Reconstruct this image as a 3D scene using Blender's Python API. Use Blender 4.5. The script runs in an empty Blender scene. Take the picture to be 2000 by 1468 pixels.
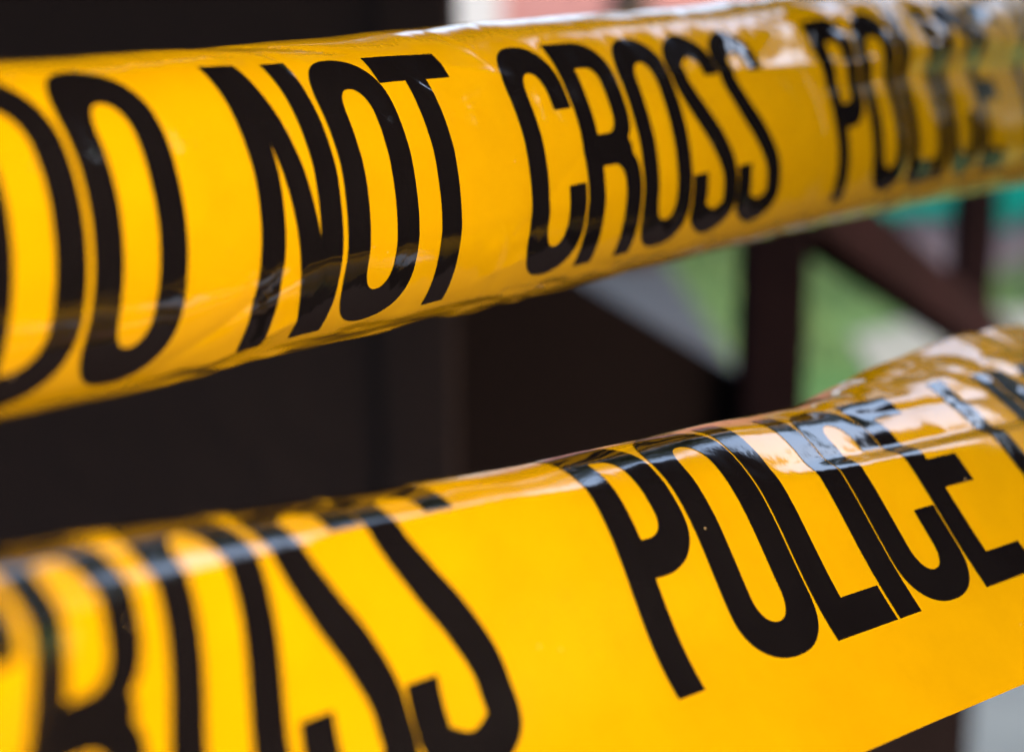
import bpy, math, random
import numpy as np
from mathutils import Vector, Matrix
from mathutils.geometry import delaunay_2d_cdt

scene = bpy.context.scene
# ------------------------------------------------------------------ camera
UNIT = 0.0425                       # metres per capital-letter height
PITCH = math.radians(12.0)
CAM_Z = 1.30
SIDE_Y0 = 0.08
cam_d = bpy.data.cameras.new("camera")
cam = bpy.data.objects.new("camera", cam_d)
scene.collection.objects.link(cam)
cam.location = (0, 0, CAM_Z)
cam.rotation_euler = (math.radians(90) - PITCH, 0, 0)
cam_d.sensor_width = 36.0
cam_d.lens = 57.6
cam_d.clip_start = 0.01
cam_d.clip_end = 500.0
cam_d.dof.use_dof = True
cam_d.dof.focus_distance = 0.254
cam_d.dof.aperture_fstop = 9.4
cam_d.dof.aperture_blades = 0
scene.camera = cam
# ------------------------------------------------------------------ world, sun, exposure
world = bpy.data.worlds.new("World")
scene.world = world
world.use_nodes = True
wn = world.node_tree.nodes
wl = world.node_tree.links
wn.clear()
sky = wn.new("ShaderNodeTexSky")
sky.sky_type = 'NISHITA'
sky.sun_disc = False
SUN_EL, SUN_AZ = math.radians(25), math.radians(106)      # azimuth clockwise from +y
sky.sun_elevation = SUN_EL
sky.sun_rotation = SUN_AZ
sky.air_density = 1.0
sky.dust_density = 4.5
sky.ozone_density = 1.0
bg = wn.new("ShaderNodeBackground")
bg.inputs["Strength"].default_value = 0.15
wo = wn.new("ShaderNodeOutputWorld")
wl.new(sky.outputs[0], bg.inputs[0])
wl.new(bg.outputs[0], wo.inputs[0])
sun_d = bpy.data.lights.new("sun", 'SUN')
sun_d.energy = 0.5
sun_d.angle = math.radians(22)
sun_d.color = (1.0, 0.95, 0.88)
sun = bpy.data.objects.new("sun", sun_d)
scene.collection.objects.link(sun)
sd = Vector((math.sin(SUN_AZ) * math.cos(SUN_EL), math.cos(SUN_AZ) * math.cos(SUN_EL), math.sin(SUN_EL)))
sun.rotation_euler = (-sd).to_track_quat('-Z', 'Y').to_euler()
sun.location = sd * 20
vs = scene.view_settings
vs.view_transform = 'Standard'
vs.look = 'None'
vs.gamma = 1.0
vs.exposure = 2.78
vs.use_curve_mapping = False
scene.cycles.use_denoising = True
scene.cycles.max_bounces = 6

# ------------------------------------------------------------------ helpers
C = scene.collection


def tag(o, label=None, cat=None, group=None, kind=None):
    if label: o["label"] = label
    if cat: o["category"] = cat
    if group: o["group"] = group
    if kind: o["kind"] = kind
    return o


def empty(name, loc=(0, 0, 0)):
    o = bpy.data.objects.new(name, None)
    o.location = loc
    o.empty_display_size = 0.05
    C.objects.link(o)
    return o


def mesh_obj(name, verts, faces, mat, parent=None, smooth=False, normals=None):
    me = bpy.data.meshes.new(name)
    me.from_pydata([tuple(v) for v in verts], [], [tuple(f) for f in faces])
    me.validate()
    me.update()
    if smooth:
        me.polygons.foreach_set("use_smooth", [True] * len(me.polygons))
    if normals is not None:
        me.normals_split_custom_set_from_vertices([tuple(n) for n in normals])
    if mat: me.materials.append(mat)
    o = bpy.data.objects.new(name, me)
    C.objects.link(o)
    if parent:
        o.parent = parent
        o.matrix_parent_inverse = Matrix.Translation(-Vector(parent.location))
    return o


class MB:
    """collects shapes (world coordinates) into one mesh"""
    def __init__(s): s.v = []; s.f = []

    def hexa(s, p):        # p: 8 points, bottom loop then top loop
        b = len(s.v); s.v += [tuple(q) for q in p]
        for f in ((3, 2, 1, 0), (4, 5, 6, 7), (0, 1, 5, 4), (1, 2, 6, 5), (2, 3, 7, 6), (3, 0, 4, 7)):
            s.f.append(tuple(b + i for i in f))
        return s

    def box(s, x0, x1, y0, y1, z0, z1):
        return s.hexa([(x0, y0, z0), (x1, y0, z0), (x1, y1, z0), (x0, y1, z0), (x0, y0, z1), (x1, y0, z1), (x1, y1, z1), (x0, y1, z1)])

    def bar(s, a, b, w, h, up=(0, 0, 1)):
        a = Vector(a); b = Vector(b); d = (b - a).normalized(); u = Vector(up)
        sx = d.cross(u).normalized() * (w / 2); sz = sx.cross(d).normalized() * (h / 2)
        return s.hexa([a - sx - sz, a + sx - sz, a + sx + sz, a - sx + sz, b - sx - sz, b + sx - sz, b + sx + sz, b - sx + sz])

    def tube(s, pts, radii, n=10):
        b0 = len(s.v); prev = None
        for i, (p, r) in enumerate(zip(pts, radii)):
            p = Vector(p)
            d = (Vector(pts[min(i + 1, len(pts) - 1)]) - Vector(pts[max(i - 1, 0)])).normalized()
            a = d.cross(Vector((0.3, 1, 0.1))).normalized(); c = d.cross(a)
            for k in range(n):
                t = 2 * math.pi * k / n
                s.v.append(tuple(p + (a * math.cos(t) + c * math.sin(t)) * r))
        for i in range(len(pts) - 1):
            for k in range(n):
                q = b0 + i * n
                s.f.append((q + k, q + (k + 1) % n, q + n + (k + 1) % n, q + n + k))
        s.f.append(tuple(b0 + k for k in range(n))[::-1])
        s.f.append(tuple(b0 + (len(pts) - 1) * n + k for k in range(n)))
        return s

    def build(s, name, mat, parent=None, bevel=0.0, smooth=False):
        o = mesh_obj(name, s.v, s.f, mat, parent, smooth)
        if bevel:
            m = o.modifiers.new("bevel", 'BEVEL'); m.width = bevel; m.segments = 2; m.limit_method = 'ANGLE'
        return o


def new_mat(name):
    m = bpy.data.materials.new(name)
    m.use_nodes = True
    nt = m.node_tree
    return m, nt, nt.nodes["Principled BSDF"]


def mottled(name, c1, c2, scale=4.0, rough=0.7, spec=0.3, detail=6, bump=0.0, bscale=40):
    m, nt, b = new_mat(name)
    tc = nt.nodes.new("ShaderNodeTexCoord")
    n = nt.nodes.new("ShaderNodeTexNoise"); n.inputs["Scale"].default_value = scale; n.inputs["Detail"].default_value = detail
    r = nt.nodes.new("ShaderNodeValToRGB")
    r.color_ramp.elements[0].position = 0.3; r.color_ramp.elements[1].position = 0.7
    r.color_ramp.elements[0].color = (*c1, 1); r.color_ramp.elements[1].color = (*c2, 1)
    nt.links.new(tc.outputs["Object"], n.inputs["Vector"])
    nt.links.new(n.outputs["Fac"], r.inputs["Fac"])
    nt.links.new(r.outputs["Color"], b.inputs["Base Color"])
    b.inputs["Roughness"].default_value = rough
    b.inputs["Specular IOR Level"].default_value = spec
    if bump:
        n2 = nt.nodes.new("ShaderNodeTexNoise"); n2.inputs["Scale"].default_value = bscale; n2.inputs["Detail"].default_value = 5
        bp = nt.nodes.new("ShaderNodeBump"); bp.inputs["Strength"].default_value = bump; bp.inputs["Distance"].default_value = 0.01
        nt.links.new(tc.outputs["Object"], n2.inputs["Vector"])
        nt.links.new(n2.outputs["Fac"], bp.inputs["Height"])
        nt.links.new(bp.outputs["Normal"], b.inputs["Normal"])
    return m


# ------------------------------------------------------------------ materials of the tape
def film_material(name, ink, crinkle):
    m, nt, b = new_mat(name)
    L = nt.links.new
    uv = nt.nodes.new("ShaderNodeUVMap"); uv.uv_map = "film"
    # faint dirt and uneven dye / ink
    n1 = nt.nodes.new("ShaderNodeTexNoise"); n1.inputs["Scale"].default_value = 2.6; n1.inputs["Detail"].default_value = 8; n1.inputs["Roughness"].default_value = 0.62
    L(uv.outputs[0], n1.inputs["Vector"])
    r1 = nt.nodes.new("ShaderNodeValToRGB")
    r1.color_ramp.elements[0].position = 0.30; r1.color_ramp.elements[1].position = 0.62
    if ink:
        r1.color_ramp.elements[0].color = (0.0030, 0.0023, 0.0024, 1); r1.color_ramp.elements[1].color = (0.0023, 0.0017, 0.0018, 1)
    else:
        r1.color_ramp.elements[0].color = (0.246, 0.122, 0.0002, 1); r1.color_ramp.elements[1].color = (0.272, 0.137, 0.0002, 1)
    L(n1.outputs["Fac"], r1.inputs["Fac"])
    # small specks: pin holes in the ink, dust on the film
    vo = nt.nodes.new("ShaderNodeTexVoronoi"); vo.inputs["Scale"].default_value = 9.0
    L(uv.outputs[0], vo.inputs["Vector"])
    wn_ = nt.nodes.new("ShaderNodeTexWhiteNoise"); wn_.noise_dimensions = '3D'
    L(vo.outputs["Color"], wn_.inputs["Vector"])
    gate = nt.nodes.new("ShaderNodeMath"); gate.operation = 'GREATER_THAN'; gate.inputs[1].default_value = 0.86
    L(wn_.outputs["Value"], gate.inputs[0])
    dot = nt.nodes.new("ShaderNodeMath"); dot.operation = 'LESS_THAN'; dot.inputs[1].default_value = 0.045
    L(vo.outputs["Distance"], dot.inputs[0])
    mul = nt.nodes.new("ShaderNodeMath"); mul.operation = 'MULTIPLY'
    L(gate.outputs[0], mul.inputs[0]); L(dot.outputs[0], mul.inputs[1])
    mx = nt.nodes.new("ShaderNodeMixRGB")
    mx.inputs["Color2"].default_value = (0.20, 0.13, 0.06, 1) if ink else (0.30, 0.16, 0.02, 1)
    L(mul.outputs[0], mx.inputs["Fac"]); L(r1.outputs["Color"], mx.inputs["Color1"])
    L(mx.outputs["Color"], b.inputs["Base Color"])
    b.inputs["Roughness"].default_value = 0.07
    b.inputs["IOR"].default_value = 2.15
    b.inputs["Specular IOR Level"].default_value = 0.5
    # fine crinkle
    n2 = nt.nodes.new("ShaderNodeTexNoise"); n2.inputs["Scale"].default_value = 7.0; n2.inputs["Detail"].default_value = 4; n2.inputs["Roughness"].default_value = 0.45
    L(uv.outputs[0], n2.inputs["Vector"])
    bp = nt.nodes.new("ShaderNodeBump"); bp.inputs["Strength"].default_value = 0.06; bp.inputs["Distance"].default_value = 0.0012
    L(n2.outputs["Fac"], bp.inputs["Height"])
    # sparse sharp creases
    nd = nt.nodes.new("ShaderNodeTexNoise"); nd.inputs["Scale"].default_value = 1.7; nd.inputs["Detail"].default_value = 2
    L(uv.outputs[0], nd.inputs["Vector"])
    ad = nt.nodes.new("ShaderNodeVectorMath"); ad.operation = 'MULTIPLY_ADD'
    ad.inputs[1].default_value = (.55, .55, 0)
    L(nd.outputs["Color"], ad.inputs[0]); L(uv.outputs[0], ad.inputs[2])
    vc = nt.nodes.new("ShaderNodeTexVoronoi"); vc.feature = 'DISTANCE_TO_EDGE'; vc.inputs["Scale"].default_value = 2.1
    L(ad.outputs[0], vc.inputs["Vector"])
    mn = nt.nodes.new("ShaderNodeMapRange"); mn.interpolation_type = 'SMOOTHSTEP'
    mn.inputs["From Min"].default_value = 0.0; mn.inputs["From Max"].default_value = 0.13
    L(vc.outputs["Distance"], mn.inputs["Value"])
    nm = nt.nodes.new("ShaderNodeTexNoise"); nm.inputs["Scale"].default_value = 1.3; nm.inputs["Detail"].default_value = 1
    L(uv.outputs[0], nm.inputs["Vector"])
    mk = nt.nodes.new("ShaderNodeMapRange"); mk.inputs["From Min"].default_value = 0.44; mk.inputs["From Max"].default_value = 0.62
    L(nm.outputs["Fac"], mk.inputs["Value"])
    hh = nt.nodes.new("ShaderNodeMath"); hh.operation = 'MULTIPLY'
    L(mn.outputs["Result"], hh.inputs[0]); L(mk.outputs["Result"], hh.inputs[1])
    b2 = nt.nodes.new("ShaderNodeBump"); b2.inputs["Strength"].default_value = crinkle; b2.inputs["Distance"].default_value = 0.0012
    L(hh.outputs[0], b2.inputs["Height"]); L(bp.outputs["Normal"], b2.inputs["Normal"])
    L(b2.outputs["Normal"], b.inputs["Normal"])
    return m


M_FILM = {"up": film_material("crinkled_yellow_film", False, 0.11), "lo": film_material("yellow_film", False, 0.05)}
M_INK = {"up": film_material("crinkled_black_ink", True, 0.11), "lo": film_material("black_ink", True, 0.05)}
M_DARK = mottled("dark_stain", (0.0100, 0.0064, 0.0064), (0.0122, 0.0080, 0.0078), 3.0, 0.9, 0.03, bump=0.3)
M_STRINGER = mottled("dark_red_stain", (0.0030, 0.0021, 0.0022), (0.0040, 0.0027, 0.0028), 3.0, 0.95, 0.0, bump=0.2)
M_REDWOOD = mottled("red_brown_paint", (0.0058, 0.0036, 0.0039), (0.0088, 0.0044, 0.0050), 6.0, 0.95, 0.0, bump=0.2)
M_LAWN = mottled("lawn", (0.024, 0.070, 0.018), (0.092, 0.130, 0.045), 1.3, 0.9, 0.1)
M_GRASS = mottled("grass_blade", (0.028, 0.078, 0.020), (0.092, 0.135, 0.047), 2.0, 0.8, 0.2)
M_SLAB = mottled("blue_grey_slab", (0.020, 0.0225, 0.027), (0.029, 0.032, 0.037), 3.0, 0.8, 0.2, bump=0.2)
M_LANDING = mottled("worn_blue_stone", (0.062, 0.074, 0.080), (0.085, 0.098, 0.104), 5.0, 0.85, 0.1, bump=0.2)
M_CONCRETE = mottled("pale_concrete", (0.13, 0.135, 0.115), (0.165, 0.165, 0.145), 2.0, 0.85, 0.2, bump=0.2)
M_PINKGRAVEL = mottled("pink_gravel", (0.10, 0.072, 0.076), (0.14, 0.10, 0.105), 12.0, 0.9, 0.1, bump=0.4)
M_TEAL = mottled("teal_paint", (0.0006, 0.145, 0.108), (0.001, 0.175, 0.132), 3.0, 0.8, 0.08)
M_PINK = mottled("pink_render", (0.31, 0.138, 0.136), (0.35, 0.162, 0.158), 2.0, 0.85, 0.2, bump=0.2)
M_WHITE = mottled("white_paint", (0.42, 0.40, 0.41), (0.48, 0.46, 0.47), 2.0, 0.5, 0.4)
M_ROOF = mottled("roof_tile", (0.06, 0.035, 0.03), (0.10, 0.06, 0.05), 4.0, 0.8, 0.2)
M_GLASS, _nt, _b = new_mat("window_glass")
_b.inputs["Base Color"].default_value = (0.02, 0.016, 0.018, 1); _b.inputs["Roughness"].default_value = 0.08
M_BARK = mottled("bark", (0.025, 0.018, 0.015), (0.05, 0.037, 0.03), 9.0, 0.9, 0.1, bump=0.6)
M_LEAF = mottled("leaf", (0.016, 0.034, 0.010), (0.04, 0.07, 0.02), 1.5, 0.8, 0.1)

# ------------------------------------------------------------------ the setting: ground
N = 24
gv = []; gf = []
for j in range(N + 1):
    for i in range(N + 1):
        x = -150 + 300 * i / N; y = -60 + 300 * j / N
        gv.append((x, y, 0.0))
for j in range(N):
    for i in range(N):
        a = j * (N + 1) + i
        gf.append((a, a + 1, a + N + 2, a + N + 1))
tag(mesh_obj("ground", gv, gf, M_LAWN), kind="structure")


def sheet(name, poly, z, mat):
    return tag(mesh_obj(name, [(x, y, z) for x, y in poly], [tuple(range(len(poly)))], mat), kind="structure")


# paved yard outside the porch, a pale path running to the right, a pink gravel walk further off
sheet("path", [(1.36, 5.9), (2.3, 6.0), (6.0, 6.0), (6.0, 6.9), (2.9, 7.7), (2.0, 7.5), (1.45, 6.9)], 0.008, M_CONCRETE)
sheet("landing", [(0.70, 2.66), (1.30, 2.66), (1.30, 3.15), (0.70, 3.15)], 0.012, M_LANDING)
sheet("gravel_walk", [(1.9, 9.6), (2.45, 8.6), (2.9, 8.5), (9.0, 12.8), (9.0, 14.4), (2.7, 11.6)], 0.004, M_PINKGRAVEL)
yard = tag(empty("terrace"), kind="structure")
mesh_obj("bed", [(-3, 2.6, 0.004), (0.62, 2.6, 0.004), (0.62, 3.95, 0.004), (0.86, 4.2, 0.004), (0.86, 9.6, 0.004), (-3, 9.6, 0.004)],
         [(0, 1, 2, 3, 4, 5)], M_DARK, yard)
slab_mesh = None
for j in range(12):
    for i in range(13):
        x0 = -3.27 + i * 0.59; y0 = 2.64 + j * 0.59
        if x0 + 0.59 > (0.62 if j < 3 else 0.94): continue
        if slab_mesh is None:
            o = MB().box(-0.289, 0.289, -0.289, 0.289, 0.0, 0.03).build("paving_slab", M_SLAB, None)
            slab_mesh = o.data
        else:
            o = bpy.data.objects.new("paving_slab", slab_mesh); C.objects.link(o)
        o.parent = yard
        o.location = (x0 + 0.295, y0 + 0.295, 0.004 + 0.001 * ((i * 7 + j * 3) % 4))
deck = tag(empty("added_dark_floor"), kind="structure")  # unseen floor, added dark so the tapes reflect no bright ground
deck_mesh = None
for j in range(25):
    if deck_mesh is None:
        o = MB().box(-3.2, 6.0, -0.067, 0.067, 0.0, 0.03).build("plank", M_DARK, None); deck_mesh = o.data
    else:
        o = bpy.data.objects.new("plank", deck_mesh); C.objects.link(o)
    o.parent = deck
    o.location = (0, -0.78 + j * 0.14, 0.0)

# grass tufts on the lawn (uncountable)
rng = np.random.default_rng(4)
gv = []; gf = []
for k in range(16000):
    x = rng.uniform(0.95, 7.0); y = rng.uniform(6.2, 14.0)
    if (y < 7.6 and x > 1.4): continue
    # keep off the pink walk
    if x > 2.1 and abs((y - 9.2) - (x - 2.5) * 0.66 - 0.8) < 1.15: continue
    a = rng.uniform(0, 6.28); h = rng.uniform(.04, .10); w = .012
    dx, dy = math.cos(a) * w, math.sin(a) * w; lx, ly = rng.normal(0, .025, 2)
    b = len(gv)
    gv += [(x - dx, y - dy, 0), (x + dx, y + dy, 0), (x + lx, y + ly, h)]
    gf.append((b, b + 1, b + 2))
tag(mesh_obj("grass", gv, gf, M_GRASS), "short green grass on the lawn beyond the railing", "grass", kind="stuff")

# ------------------------------------------------------------------ dark porch wall; added side wall and roof
w = empty("porch_wall", (-1.5, 1.05, 0))
tag(w, "near black porch wall behind the left half of the tapes", "wall")
nb = 16
for i in range(nb):
    x1 = -0.085 - i * 0.2; x0 = x1 - 0.1998
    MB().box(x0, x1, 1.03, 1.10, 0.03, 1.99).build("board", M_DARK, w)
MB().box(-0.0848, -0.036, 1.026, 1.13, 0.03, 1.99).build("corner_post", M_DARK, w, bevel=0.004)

# unseen side wall and roof, added to shade the tapes and darken their reflections
sw = empty("added_side_wall", (1.0, 0.1, 0))
tag(sw, "added dark side wall just right of the view, shading the tapes", "wall")
for i in range(3):
    y0 = SIDE_Y0 + i * 0.203
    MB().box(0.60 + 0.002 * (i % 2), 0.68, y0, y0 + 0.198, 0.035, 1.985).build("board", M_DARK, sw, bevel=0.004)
pr = empty("added_shade_roof", (-0.6, 0.5, 2.0))
tag(pr, "added dark boarded roof above the tapes, shading them from the sky", "roof")
for i in range(6):
    y0 = -0.01 + i * 0.206
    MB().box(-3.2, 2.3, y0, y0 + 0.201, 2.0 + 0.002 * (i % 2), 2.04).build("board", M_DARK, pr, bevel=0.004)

# ------------------------------------------------------------------ stair railing
rail = empty("stair_railing", (0.30, 1.4, 0))
tag(rail, "dark red brown stair railing, blurred, between the two tapes at right", "railing")
P1 = Vector((0.191, 1.19, 0)); P2 = Vector((0.553, 1.957, 0))
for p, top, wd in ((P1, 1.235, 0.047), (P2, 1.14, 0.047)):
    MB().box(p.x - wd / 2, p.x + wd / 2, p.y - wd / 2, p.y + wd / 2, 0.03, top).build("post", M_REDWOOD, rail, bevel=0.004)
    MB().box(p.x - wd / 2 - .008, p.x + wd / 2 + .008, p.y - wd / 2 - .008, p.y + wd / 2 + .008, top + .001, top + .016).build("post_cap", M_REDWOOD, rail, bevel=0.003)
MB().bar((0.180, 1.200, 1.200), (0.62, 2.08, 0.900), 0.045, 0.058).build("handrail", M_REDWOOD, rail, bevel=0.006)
# closed stringer panel: sloping top edge
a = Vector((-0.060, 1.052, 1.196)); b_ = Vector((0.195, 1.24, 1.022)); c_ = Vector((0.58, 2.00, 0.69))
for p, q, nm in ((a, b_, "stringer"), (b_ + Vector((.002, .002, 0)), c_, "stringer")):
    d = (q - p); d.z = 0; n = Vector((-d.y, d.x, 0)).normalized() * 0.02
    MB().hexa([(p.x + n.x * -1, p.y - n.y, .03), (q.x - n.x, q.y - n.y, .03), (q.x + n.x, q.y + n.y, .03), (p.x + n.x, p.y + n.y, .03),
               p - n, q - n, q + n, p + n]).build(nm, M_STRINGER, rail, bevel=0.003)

# ------------------------------------------------------------------ teal fence at the far side of the lawn
fn = empty("teal_fence", (3.2, 10.8, 0))
tag(fn, "low teal board fence beyond the lawn, blurred at the right edge", "fence")
i = 0
x = 1.7
while x < 4.7:
    yy = 10.6 + (x - 2) * 0.16
    MB().box(x, x + 0.19, yy, yy + 0.025, 0.10, 1.25 + 0.012 * (i % 3)).build("board", M_TEAL, fn)
    x += 0.20; i += 1
for x in (1.9, 3.3, 4.6):
    yy = 10.6 + (x - 2) * 0.16
    MB().box(x - .05, x + .05, yy + .03, yy + .13, 0, 1.2).build("post", M_TEAL, fn)

# ------------------------------------------------------------------ added hedge behind the fence, unseen, darkens tape reflections
hd = empty("added_hedge", (6.4, 10.6, 0))
tag(hd, "added tall green hedge hidden behind the tapes, darkening their reflections", "hedge")
hv = []; hf = []
hr = np.random.default_rng(8)
for k in range(30000):
    x = hr.uniform(3.4, 13.0); t = hr.uniform(0, 1)
    top = 7.0 + .25 * math.sin(x * 1.7) + .2 * math.sin(x * 4.1)
    y = 12.6 - (x - 3.4) * .78 + hr.uniform(0, 1) ** 2 * 1.2; z = t * top
    a = Vector(hr.normal(0, 1, 3)).normalized(); b = a.cross(Vector(hr.normal(0, 1, 3))).normalized(); r = hr.uniform(.08, .15); p = Vector((x, y, z)); q = len(hv)
    hv += [tuple(p - a * r), tuple(p + b * r * .6), tuple(p + a * r), tuple(p - b * r * .6)]; hf.append((q, q + 1, q + 2, q + 3))
mesh_obj("foliage", hv, hf, M_LEAF, hd)
for k in range(10):
    x = 3.8 + k * .95; y = 13.2 - (x - 3.4) * .78
    MB().tube([(x, y, 0), (x + .04, y, 1.6), (x, y + .05, 5.6)], [.07, .05, .02], 8).build("stem", M_BARK, hd)

# ------------------------------------------------------------------ pink house
hs = empty("pink_house", (3.0, 16.0, 0))
tag(hs, "pink house with white corner trim, blurred behind the upper tape", "house")
MB().box(-0.09, 7.0, 15.0, 19.0, 0, 3.2).build("wall", M_PINK, hs)
MB().box(-0.56, -0.094, 14.94, 15.4, 0, 3.2).build("corner_trim", M_WHITE, hs)
MB().box(-0.56, 7.1, 14.85, 14.997, 3.205, 3.42).build("cornice", M_WHITE, hs)
mb = MB(); mb.hexa([(-.9, 14.6, 3.43), (7.4, 14.6, 3.43), (7.4, 19.4, 3.43), (-.9, 19.4, 3.43), (.4, 16.6, 4.15), (6.2, 16.6, 4.15), (6.2, 17.4, 4.15), (.4, 17.4, 4.15)]).build("roof", M_ROOF, hs)
for x0 in (2.6, 4.8):
    wnd = MB().box(x0, x0 + 1.0, 14.96, 14.998, 1.0, 2.4).build("window", M_WHITE, hs)
    for k in range(2):
        MB().box(x0 + .07 + k * .45, x0 + .48 + k * .45, 14.945, 14.958, 1.07, 2.33).build("pane", M_GLASS, wnd)

# ------------------------------------------------------------------ tree in the garden
tr = empty("garden_tree", (0.62, 9.0, 0))
tag(tr, "garden tree with dark trunk in front of the pink house", "tree")
random.seed(11)
mb = MB(); mb.tube([(0.62, 9.0, 0), (0.60, 9.0, .8), (0.64, 9.02, 1.6), (0.72, 9.05, 2.8), (0.95, 9.1, 4.2), (1.3, 9.1, 5.8), (1.5, 9.1, 7.8)], [.17, .13, .115, .105, .09, .06, .02], 12)
tips = []
for k in range(22):
    h = 4.7 + k * .13; a = k * 2.4
    L_ = 2.2 - .05 * k
    cx = 1.02 + (h - 4.7) * .2
    e = Vector((cx + math.cos(a) * L_ + .35, 9.05 + math.sin(a) * L_, h + .9)); s0 = Vector((cx, 9.06, h)); mid = (s0 + e) / 2 + Vector((0, 0, .2))
    mb.tube([s0, mid, e], [.055, .035, .012], 7); tips += [mid, e, (mid + e) / 2]
mb.build("trunk", M_BARK, tr, smooth=True)
lv = []; lf = []
for k in range(26000):
    t = random.choice(tips); p = t + Vector((random.gauss(0, .32), random.gauss(0, .32), random.gauss(0.05, .26)))
    ax = Vector((random.gauss(0, 1), random.gauss(0, 1), random.gauss(0, .5))).normalized(); bx = ax.cross(Vector((random.gauss(0, 1), random.gauss(0, 1), random.gauss(0, 1)))).normalized()
    s_ = random.uniform(.04, .08); b0 = len(lv)
    lv += [tuple(p - ax * s_ * 1.3), tuple(p + bx * s_ * .6), tuple(p + ax * s_ * 1.3), tuple(p - bx * s_ * .6)]; lf.append((b0, b0 + 1, b0 + 2, b0 + 3))
mesh_obj("unseen_crown", lv, lf, M_LEAF, tr)  # unseen crown, added to break up the sky reflected in the tapes

# ------------------------------------------------------------------ the two tapes
cp, sp = math.cos(PITCH), math.sin(PITCH)


def to_world(P):            # fitted frame (x right, y up, z ahead; letter heights) -> metres
    x, y, z = P[:, 0] * UNIT, P[:, 1] * UNIT, P[:, 2] * UNIT
    return np.stack([x, z * cp + y * sp, CAM_Z - z * sp + y * cp], 1)


def vnoise(u, v, seed):
    """smooth value noise in [-1,1]"""
    iu = np.floor(u).astype(np.int64); iv = np.floor(v).astype(np.int64); fu = u - iu; fv = v - iv
    fu = fu ** 3 * (fu * (fu * 6 - 15) + 10); fv = fv ** 3 * (fv * (fv * 6 - 15) + 10)

    def h(a, b):
        x = np.sin(a * 127.1 + b * 311.7 + seed * 74.7) * 43758.5453
        return (x - np.floor(x)) * 2 - 1
    return (h(iu, iv) * (1 - fu) + h(iu + 1, iv) * fu) * (1 - fv) + (h(iu, iv + 1) * (1 - fu) + h(iu + 1, iv + 1) * fu) * fv


def sstep(a, b, x):
    t = np.clip((x - a) / (b - a), 0, 1)
    return t * t * (3 - 2 * t)


def crease(u, v, a, b, amp, wid):
    """a soft fold along the line a-b"""
    a = np.array(a); b = np.array(b); d = b - a; L = np.hypot(*d); d = d / L
    s = ((u - a[0]) * d[0] + (v - a[1]) * d[1]) / L; t = -(u - a[0]) * d[1] + (v - a[1]) * d[0]
    env = np.exp(-((s - .5) / .42) ** 4)
    x = t / wid
    return amp * env * (np.exp(-np.sqrt(x * x + .05)))


class Tape:
    def __init__(s, uc, usc, P0, A, E, TH, tmin, tmax, disp):
        s.uc, s.usc, s.P0, s.A, s.E, s.TH = uc, usc, np.array(P0), A, E, np.array(TH)
        s.tmin, s.tmax, s.disp = tmin, tmax, disp
        ug = np.linspace(-12, 24, 3601); tg = np.clip((ug - uc) / usc, tmin, tmax)
        d = s.frame(tg)[0]; h = ug[1] - ug[0]
        p = np.concatenate([np.zeros((1, 3)), np.cumsum((d[1:] + d[:-1]) * .5 * h, 0)])
        p -= np.array([np.interp(uc, ug, p[:, i]) for i in range(3)]); s.ug = ug; s.p = p + s.P0

    def frame(s, t):
        a = sum(s.A[i] * t ** i for i in range(4)); e = sum(s.E[i] * t ** i for i in range(3))
        d = np.stack([np.cos(a) * np.cos(e), np.sin(e), np.sin(a) * np.cos(e)], 1)
        n0 = np.stack([np.sin(a), 0 * a, -np.cos(a)], 1)
        return d, n0, np.cross(d, n0)

    def base(s, u, v, normal=False):
        pu = np.stack([np.interp(u, s.ug, s.p[:, i]) for i in range(3)], 1)
        t = np.clip((u - s.uc) / s.usc, s.tmin, s.tmax)
        d, n0, w0 = s.frame(t)
        gx, gw = np.polynomial.legendre.leggauss(14)
        hh = (v - .5) / 2
        q = hh[:, None] * (gx[None] + 1)
        Cc = [sum(s.TH[i, j] * t ** j for j in range(4))[:, None] for i in range(6)]
        qc = np.clip(q, -.5, .5); ex = q - qc
        th = sum(Cc[i] * (qc / .6) ** i for i in range(6))
        sl = sum(i * Cc[i] * (qc / .6) ** (i - 1) / .6 for i in range(1, 6))
        th = th + np.clip(sl, -3., .3) * ex
        c = (np.cos(th) * gw).sum(1) * hh; sn = (np.sin(th) * gw).sum(1) * hh
        p = pu + c[:, None] * w0 + sn[:, None] * n0
        if not normal: return p
        k = np.clip(v - .5, -.5, .5)[:, None]; x_ = (v - .5)[:, None] - k
        te = sum(Cc[i] * (k / .6) ** i for i in range(6)) + np.clip(sum(i * Cc[i] * (k / .6) ** (i - 1) / .6 for i in range(1, 6)), -3., .3) * x_
        return p, np.cos(te) * n0 - np.sin(te) * w0

    def raw_normal(s, f, u, v, e=2e-3):
        du = f(u + e, v) - f(u - e, v); dv = f(u, v + e) - f(u, v - e)
        n = np.cross(du, dv)          # outward, towards the camera side
        return n / np.linalg.norm(n, axis=1, keepdims=True)

    def pos(s, u, v):
        P, n = s.base(u, v, True)
        return P + n * s.disp(u, v)[:, None]

    def eval(s, u, v, off=0.0):
        """world points and normals, lifted by off (letter heights)"""
        P = s.pos(u, v); n = s.raw_normal(s.pos, u, v)
        n = n * np.sign((n * s.base(u, v, True)[1]).sum(1, keepdims=True))
        W = to_world(P + n * off)
        Nw = to_world(P + n) - to_world(P)
        Nw /= np.linalg.norm(Nw, axis=1, keepdims=True)
        return W, Nw


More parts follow.
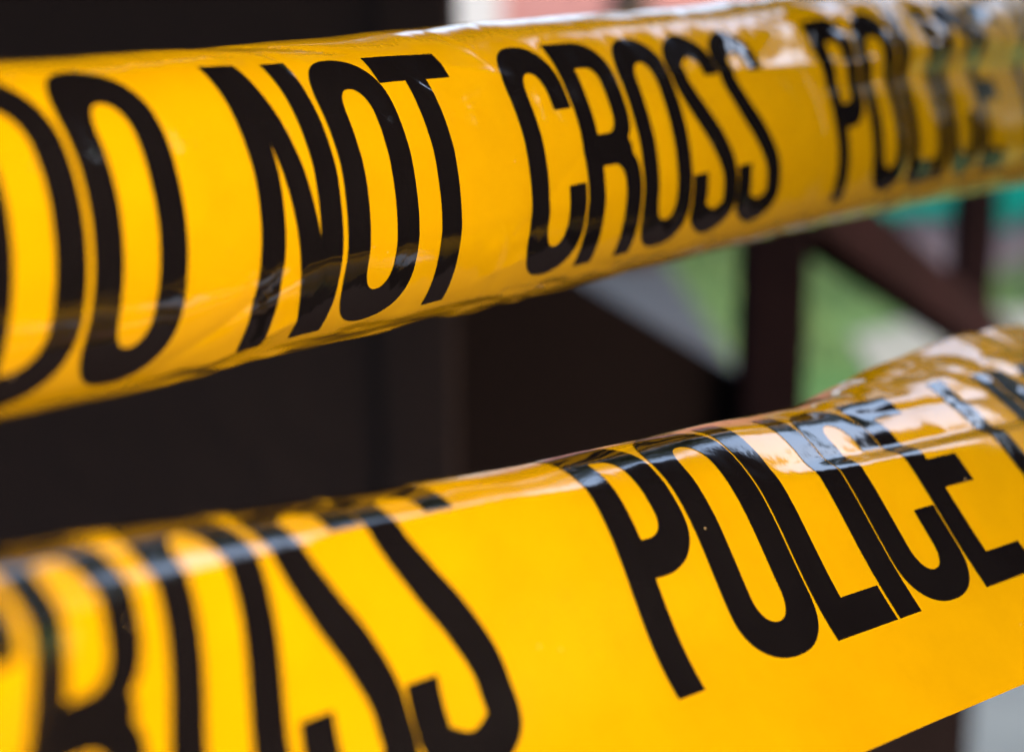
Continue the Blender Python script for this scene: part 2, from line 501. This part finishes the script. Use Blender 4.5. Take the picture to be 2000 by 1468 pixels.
def disp_upper(u, v):
    d = .0025 * vnoise(u * 1.1, v * 1.3 + 7, 1) + .0022 * vnoise(u * 3.1, v * 2.2, 2) + .0009 * vnoise(u * 9, v * 8, 3) + .0016 * vnoise(u * 4.4 + v * 3, v * 4.1 - u, 8)
    lowf = sstep(.02, -.12, v) * (.15 + .85 * sstep(.6, 1.1, u) * sstep(4.2, 3.0, u))
    d += lowf * (.012 * vnoise(u * 3.2 + v * 5, v * 11, 4) + .006 * vnoise(u * 7 + v * 9, v * 20, 5))
    topf = sstep(.62, .80, v) * sstep(5.0, 6.0, u)
    fac = np.abs(vnoise(u * 2.3 + v * 1.2, v * 3.4 - u * .5, 6))          # folded, faceted film
    d += topf * (.040 * fac + .012 * np.abs(vnoise(u * 5.1 - v * 2, v * 7 + u, 7)))
    d += .125 * sstep(.62, .76, v) * sstep(5.3, 8.0, u)
    d += crease(u, v, (4.25, .785), (5.75, .765), .014, .032)
    d += crease(u, v, (5.0, .80), (5.5, 1.0), .012, .04)
    d += crease(u, v, (1.35, 1.24), (2.15, 1.02), -.010, .03)
    d += crease(u, v, (1.1, 1.16), (1.8, 1.06), .005, .03)
    d += crease(u, v, (.85, -.02), (1.5, .32), -.010, .04)
    d += crease(u, v, (1.0, -.08), (1.75, .16), .010, .035)
    d += crease(u, v, (2.5, .95), (3.0, .86), .008, .03)
    d += crease(u, v, (2.55, .62), (2.8, .86), -.002, .03)
    d += crease(u, v, (2.75, .20), (3.5, .60), -.005, .025)
    d += crease(u, v, (2.6, .06), (3.1, .14), .006, .03)
    d += .005 * np.exp(-np.sqrt((v - .60) ** 2 + 2e-4) / .10) * sstep(.8, 1.6, u) * sstep(3.8, 2.6, u)
    d += .007 * np.exp(-np.sqrt((v - .30) ** 2 + 2e-4) / .10) * sstep(1.2, 1.9, u) * sstep(4.8, 3.6, u)
    return d


def disp_lower(u, v):
    d = .008 * vnoise(u * .9 + 3, v * 1.2, 11) + .0026 * vnoise(u * 2.6, v * 2.0, 12) + .004 * sstep(-.2, -.38, v) * vnoise(u * 4.5, v, 17) + .0003 * vnoise(u * 9, v * 8, 13)
    topf = sstep(.62, .85, v)
    d += topf * (sstep(4.0, 4.9, u) * .018 * np.abs(vnoise(u * 1.7 + v * 2, v * 4, 14)) + sstep(3.4, 4.2, u) * .006 * vnoise(u * 5, v * 9 + u, 15))
    d += topf * (.004 * vnoise(u * 2.2 + v, v * 9, 16))
    d -= .055 * sstep(.60, .70, v) * sstep(3.05, 4.2, u)
    d += .035 * sstep(.60, .72, v) * sstep(4.1, 5.7, u)
    d += .024 * np.exp(-np.sqrt((v - .755) ** 2 + 8e-5) / .10) * sstep(2.7, 2.0, u)
    d += crease(u, v, (4.1, .92), (5.2, .84), -.014, .04)
    d += crease(u, v, (1.9, .92), (2.4, .98), -.006, .03)
    return d


T_UP = Tape(3.5, 4, [0.4038, 0.9685, 7.0123], [0.9392, -0.1453, 0.114, -0.0311], [0.2035, 0.0124, -0.0393],
            [[-0.0746, -0.1177, -0.0223, -0.0297], [-0.6169, 0.2366, -0.0284, 0.0], [0.1917, 0.2928, -0.1265, 0.0547],
             [-0.147, 0.134, -0.1303, 0.051], [-0.1182, -0.1687, 0.0259, 0.0389], [-0.267, -0.1549, -0.0441, 0.0108]], -1.15, 1.35, disp_upper)
T_LO = Tape(2.8, 3, [0.6649, -0.5405, 5.645], [0.7685, -0.1684, 0.3043, -0.0484], [0.097, 0.0215, -0.0373],
            [[-0.4617, -0.3619, 0.1461, -0.1496], [-0.4028, 0.3377, 0.2139, -0.1742], [-1.0326, 0.9285, 0.1082, -0.0749],
             [-0.1927, 0.127, -0.1025, -0.0232], [0.0887, 0.2247, -0.022, -0.0082], [-0.0968, 0.0272, -0.0712, -0.0068]], -1.15, 1.3, disp_lower)


T_UP.key = "up"; T_LO.key = "lo"


def set_uv(me, uvs):
    l = me.uv_layers.new(name="film")
    idx = np.zeros(len(me.loops), dtype=np.int32); me.loops.foreach_get("vertex_index", idx)
    l.data.foreach_set("uv", np.asarray(uvs, dtype=np.float32)[idx].ravel())


def film(T, parent, u0, u1, v0, v1):
    nu = int((u1 - u0) / .028); nv = int((v1 - v0) / .014)
    us = np.linspace(u0, u1, nu); vv = np.linspace(v0, v1, nv)
    U, V = np.meshgrid(us, vv, indexing='ij'); U = U.ravel(); V = V.ravel()
    W, Nn = T.eval(U, V)
    B = W - Nn * (0.003 * UNIT)
    n = nu * nv
    idx = np.arange(n).reshape(nu, nv)
    a, b, c, d = idx[:-1, :-1].ravel(), idx[1:, :-1].ravel(), idx[1:, 1:].ravel(), idx[:-1, 1:].ravel()
    fr = np.stack([a, b, c, d], 1)
    # orient front faces along the normals
    e = np.cross(W[fr[0, 1]] - W[fr[0, 0]], W[fr[0, 3]] - W[fr[0, 0]])
    if e @ Nn[fr[0, 0]] < 0: fr = fr[:, ::-1]
    bk = fr[:, ::-1] + n
    faces = np.concatenate([fr, bk]).tolist()
    rim = list(idx[:, 0]) + list(idx[-1, 1:]) + list(idx[-2::-1, -1]) + list(idx[0, -2:0:-1])
    for i in range(len(rim)):
        p, q = int(rim[i]), int(rim[(i + 1) % len(rim)])
        faces.append((p, q, q + n, p + n))
    o = mesh_obj("film", np.concatenate([W, B]).tolist(), faces, M_FILM[T.key], parent, True, np.concatenate([Nn, -Nn]).tolist())
    set_uv(o.data, np.concatenate([np.stack([U, V], 1)] * 2))
    return o


# --- condensed sans capitals, cap height 1
S = .13; HS = .135


def arc(cx, cy, rx, ry, a0, a1, n=14, k=2.25):
    out = []
    for i in range(n + 1):
        t = math.radians(a0 + (a1 - a0) * i / n); c_, s_ = math.cos(t), math.sin(t)
        out.append((cx + rx * math.copysign(abs(c_) ** (2 / k), c_), cy + ry * math.copysign(abs(s_) ** (2 / k), s_)))
    return out


def ring(w, ro=.21, ri=.11):
    o = arc(w / 2, 1 - ro, w / 2, ro, 0, 180, 28) + arc(w / 2, ro, w / 2, ro, 180, 360, 28)
    iw = w / 2 - S
    i_ = arc(w / 2, 1 - HS - ri, iw, ri, 0, 180, 24) + arc(w / 2, HS + ri, iw, ri, 180, 360, 24)
    return [o, i_]


def glyph(ch):
    if ch == 'O': return .42, ring(.42)
    if ch == 'D':
        w = .425
        return w, [[(0, 0), (w - .26, 0)] + arc(w - .26, .26, .26, .26, -90, 0) + arc(w - .26, .74, .26, .26, 0, 90) + [(0, 1)],
                   [(S, HS)] + arc(w - S - .13, HS + .13, .13, .13, -90, 0) + arc(w - S - .13, 1 - HS - .13, .13, .13, 0, 90) + [(S, 1 - HS)]]
    if ch == 'N':
        w = .44
        return w, [[(0, 0), (S - .005, 0), (S - .005, .70), (w - .165, 0), (w, 0), (w, 1), (w - S + .005, 1), (w - S + .005, .36), (.175, 1), (0, 1)]]
    if ch == 'T':
        w = .44; a = (w - S) / 2
        return w, [[(a, 0), (a + S, 0), (a + S, .88), (w, .88), (w, 1), (0, 1), (0, .88), (a, .88)]]
    if ch == 'I': return S, [[(0, 0), (S, 0), (S, 1), (0, 1)]]
    if ch == 'L': return .345, [[(0, 0), (.345, 0), (.345, .145), (S, .145), (S, 1), (0, 1)]]
    if ch == 'E':
        w = .36
        return w, [[(0, 0), (w, 0), (w, HS), (S, HS), (S, .435), (w * .95, .435), (w * .95, .57), (S, .57), (S, 1 - HS), (w * .98, 1 - HS), (w * .98, 1), (0, 1)]]
    if ch == 'P':
        w = .385; b = .395; r = .20
        return w, [[(0, 0), (S, 0), (S, b)] + arc(w - .22, b + r, .22, r, -90, 0) + arc(w - .22, 1 - r, .22, r, 0, 90) + [(0, 1)],
                   [(S, b + HS)] + arc(w - S - .085, b + HS + .085, .085, .085, -90, 0) + arc(w - S - .085, 1 - HS - .085, .085, .085, 0, 90) + [(S, 1 - HS)]]
    if ch == 'R':
        w = .43; m = .50; r = .20
        return w, [[(0, 0), (S, 0), (S, m - .068)] + arc(w - S - .08, m - .068 - .09, .08, .09, 90, 0) + [(w - S, .12), (w - S + .004, 0), (w, 0)]
                   + [(w, .30)] + arc(w - .10, .34, .10, .14, 0, 62, 8) + [(w - .045, m - .005), (w - .045, m + .005)] + arc(w - .115, .66, .10, .14, -62, 0, 8)
                   + arc(w - .235, 1 - r, .22, r, 0, 90) + [(0, 1)],
                   [(S, m + .068)] + arc(w - S - .09, m + .068 + .08, .075, .08, -90, 0) + arc(w - S - .09, 1 - HS - .09, .075, .09, 0, 90) + [(S, 1 - HS)]]
    if ch == 'C':
        w = .41; cu = .695; cl = .38; ro = .21; ri = .11; iw = w / 2 - S
        out = [(w, cu)] + arc(w / 2, 1 - ro, w / 2, ro, 0, 180, 28) + arc(w / 2, ro, w / 2, ro, 180, 360, 28) + [(w, cl), (w - S, cl)]
        inn = arc(w / 2, HS + ri, iw, ri, 360, 180, 24) + arc(w / 2, 1 - HS - ri, iw, ri, 180, 0, 24) + [(w - S, cu)]
        return w, [out + inn]
    if ch == 'S':
        w = .41
        cl = [(w - S / 2, .765), (w - S / 2, .81), (w - S / 2 - .012, .875), (w / 2, 1 - HS / 2), (S / 2 + .012, .875), (S / 2, .79), (S / 2 + .02, .70), (w / 2 - .045, .575), (w / 2 + .045, .455),
              (w - S / 2 - .02, .325), (w - S / 2, .23), (w - S / 2 - .012, .125), (w / 2, HS / 2), (S / 2 + .012, .125), (S / 2, .19), (S / 2, .315)]
        P = np.array([(2 * cl[0][0] - cl[1][0], 2 * cl[0][1] - cl[1][1])] + cl + [(2 * cl[-1][0] - cl[-2][0], 2 * cl[-1][1] - cl[-2][1])])
        pts = []
        for i in range(1, len(P) - 2):
            for k in range(8):
                t = k / 8
                pts.append(.5 * ((2 * P[i]) + (-P[i - 1] + P[i + 1]) * t + (2 * P[i - 1] - 5 * P[i] + 4 * P[i + 1] - P[i + 2]) * t * t + (-P[i - 1] + 3 * P[i] - 3 * P[i + 1] + P[i + 2]) * t ** 3))
        pts.append(P[-2]); pts = np.array(pts)
        d = np.gradient(pts, axis=0); d /= np.linalg.norm(d, axis=1, keepdims=True); nn = np.stack([-d[:, 1], d[:, 0]], 1)
        nn[0] = nn[1] = (1, 0) if nn[0][0] > 0 else (-1, 0); nn[-1] = nn[-2] = (1, 0) if nn[-1][0] > 0 else (-1, 0)
        h = S / 2
        return w, [[tuple(p) for p in pts + nn * h] + [tuple(p) for p in (pts - nn * h)[::-1]]]


def inside(pt, loops):
    c = False
    for L in loops:
        for i in range(len(L)):
            (x1, y1), (x2, y2) = L[i], L[i - 1]
            if (y1 > pt[1]) != (y2 > pt[1]) and pt[0] < (x2 - x1) * (pt[1] - y1) / (y2 - y1) + x1: c = not c
    return c


GL = {}


def glyph_mesh(ch):
    if ch in GL: return GL[ch]
    w, loops = glyph(ch)
    pts = []; edges = []
    for L in loops:
        # resample so that long sides follow the curved film
        R = []
        for i in range(len(L)):
            a = L[i]; b = L[(i + 1) % len(L)]; ln = math.hypot(b[0] - a[0], b[1] - a[1])
            if ln < 1e-6: continue
            n = max(1, int(math.ceil(ln / .02)))
            for k in range(n): R.append((a[0] + (b[0] - a[0]) * k / n, a[1] + (b[1] - a[1]) * k / n))
        b0 = len(pts); pts += R
        edges += [(b0 + i, b0 + (i + 1) % len(R)) for i in range(len(R))]
    g = .02
    for i in range(int(w / g) + 1):
        for j in range(int(1 / g) + 1):
            p = ((i + .5) * g, (j + .5) * g)
            if inside(p, loops): pts.append(p)
    v, e, f, _, _, _ = delaunay_2d_cdt([Vector(p) for p in pts], edges, [], 0, 1e-6)
    v = [tuple(p) for p in v]
    tris = [t for t in f if inside((sum(v[i][0] for i in t) / 3, sum(v[i][1] for i in t) / 3), loops)]
    GL[ch] = (np.array(v), tris)
    return GL[ch]


def letter(T, parent, ch, u0):
    v, tris = glyph_mesh(ch)
    U = v[:, 0] + u0; V = v[:, 1]
    W, Nn = T.eval(U, V, .0025)
    ta = np.array(tris)
    e = np.cross(W[ta[:, 1]] - W[ta[:, 0]], W[ta[:, 2]] - W[ta[:, 0]])
    if (e * Nn[ta[:, 0]]).sum() < 0: tris = ta[:, ::-1].tolist()
    o = mesh_obj("letter", W.tolist(), tris, M_INK[T.key], parent, True, Nn.tolist())
    set_uv(o.data, np.stack([U, V], 1))
    return o


up = empty("barrier_tape", (0.0, 0.3, CAM_Z))
tag(up, "upper yellow barrier tape printed DO NOT CROSS POLICE in black capitals", "tape", "yellow barrier tapes")
film(T_UP, up, -2.4, 13.0, -.23, 1.40)
for ch, u in [('D', 0.018), ('O', 0.47), ('N', 1.252), ('O', 1.721), ('T', 2.131), ('C', 2.898), ('R', 3.324), ('O', 3.772), ('S', 4.205), ('S', 4.624),
              ('P', 5.649), ('O', 6.055), ('L', 6.499), ('I', 6.863), ('C', 7.019), ('E', 7.459), ('L', 8.18), ('I', 8.56), ('N', 8.71), ('E', 9.17)]:
    letter(T_UP, up, ch, u)
lo = empty("barrier_tape", (0.03, 0.24, CAM_Z - .05))
tag(lo, "lower yellow barrier tape printed ROSS POLICE, its lower edge showing at right", "tape", "yellow barrier tapes")
film(T_LO, lo, -1.8, 9.0, -.385, 1.30)
for ch, u in [('C', -.555), ('R', -0.09), ('O', 0.418), ('S', 0.886), ('S', 1.305), ('P', 2.348), ('O', 2.753), ('L', 3.184), ('I', 3.546), ('C', 3.685), ('E', 4.104),
              ('L', 4.805), ('I', 5.205), ('N', 5.355), ('E', 5.815)]:
    letter(T_LO, lo, ch, u)
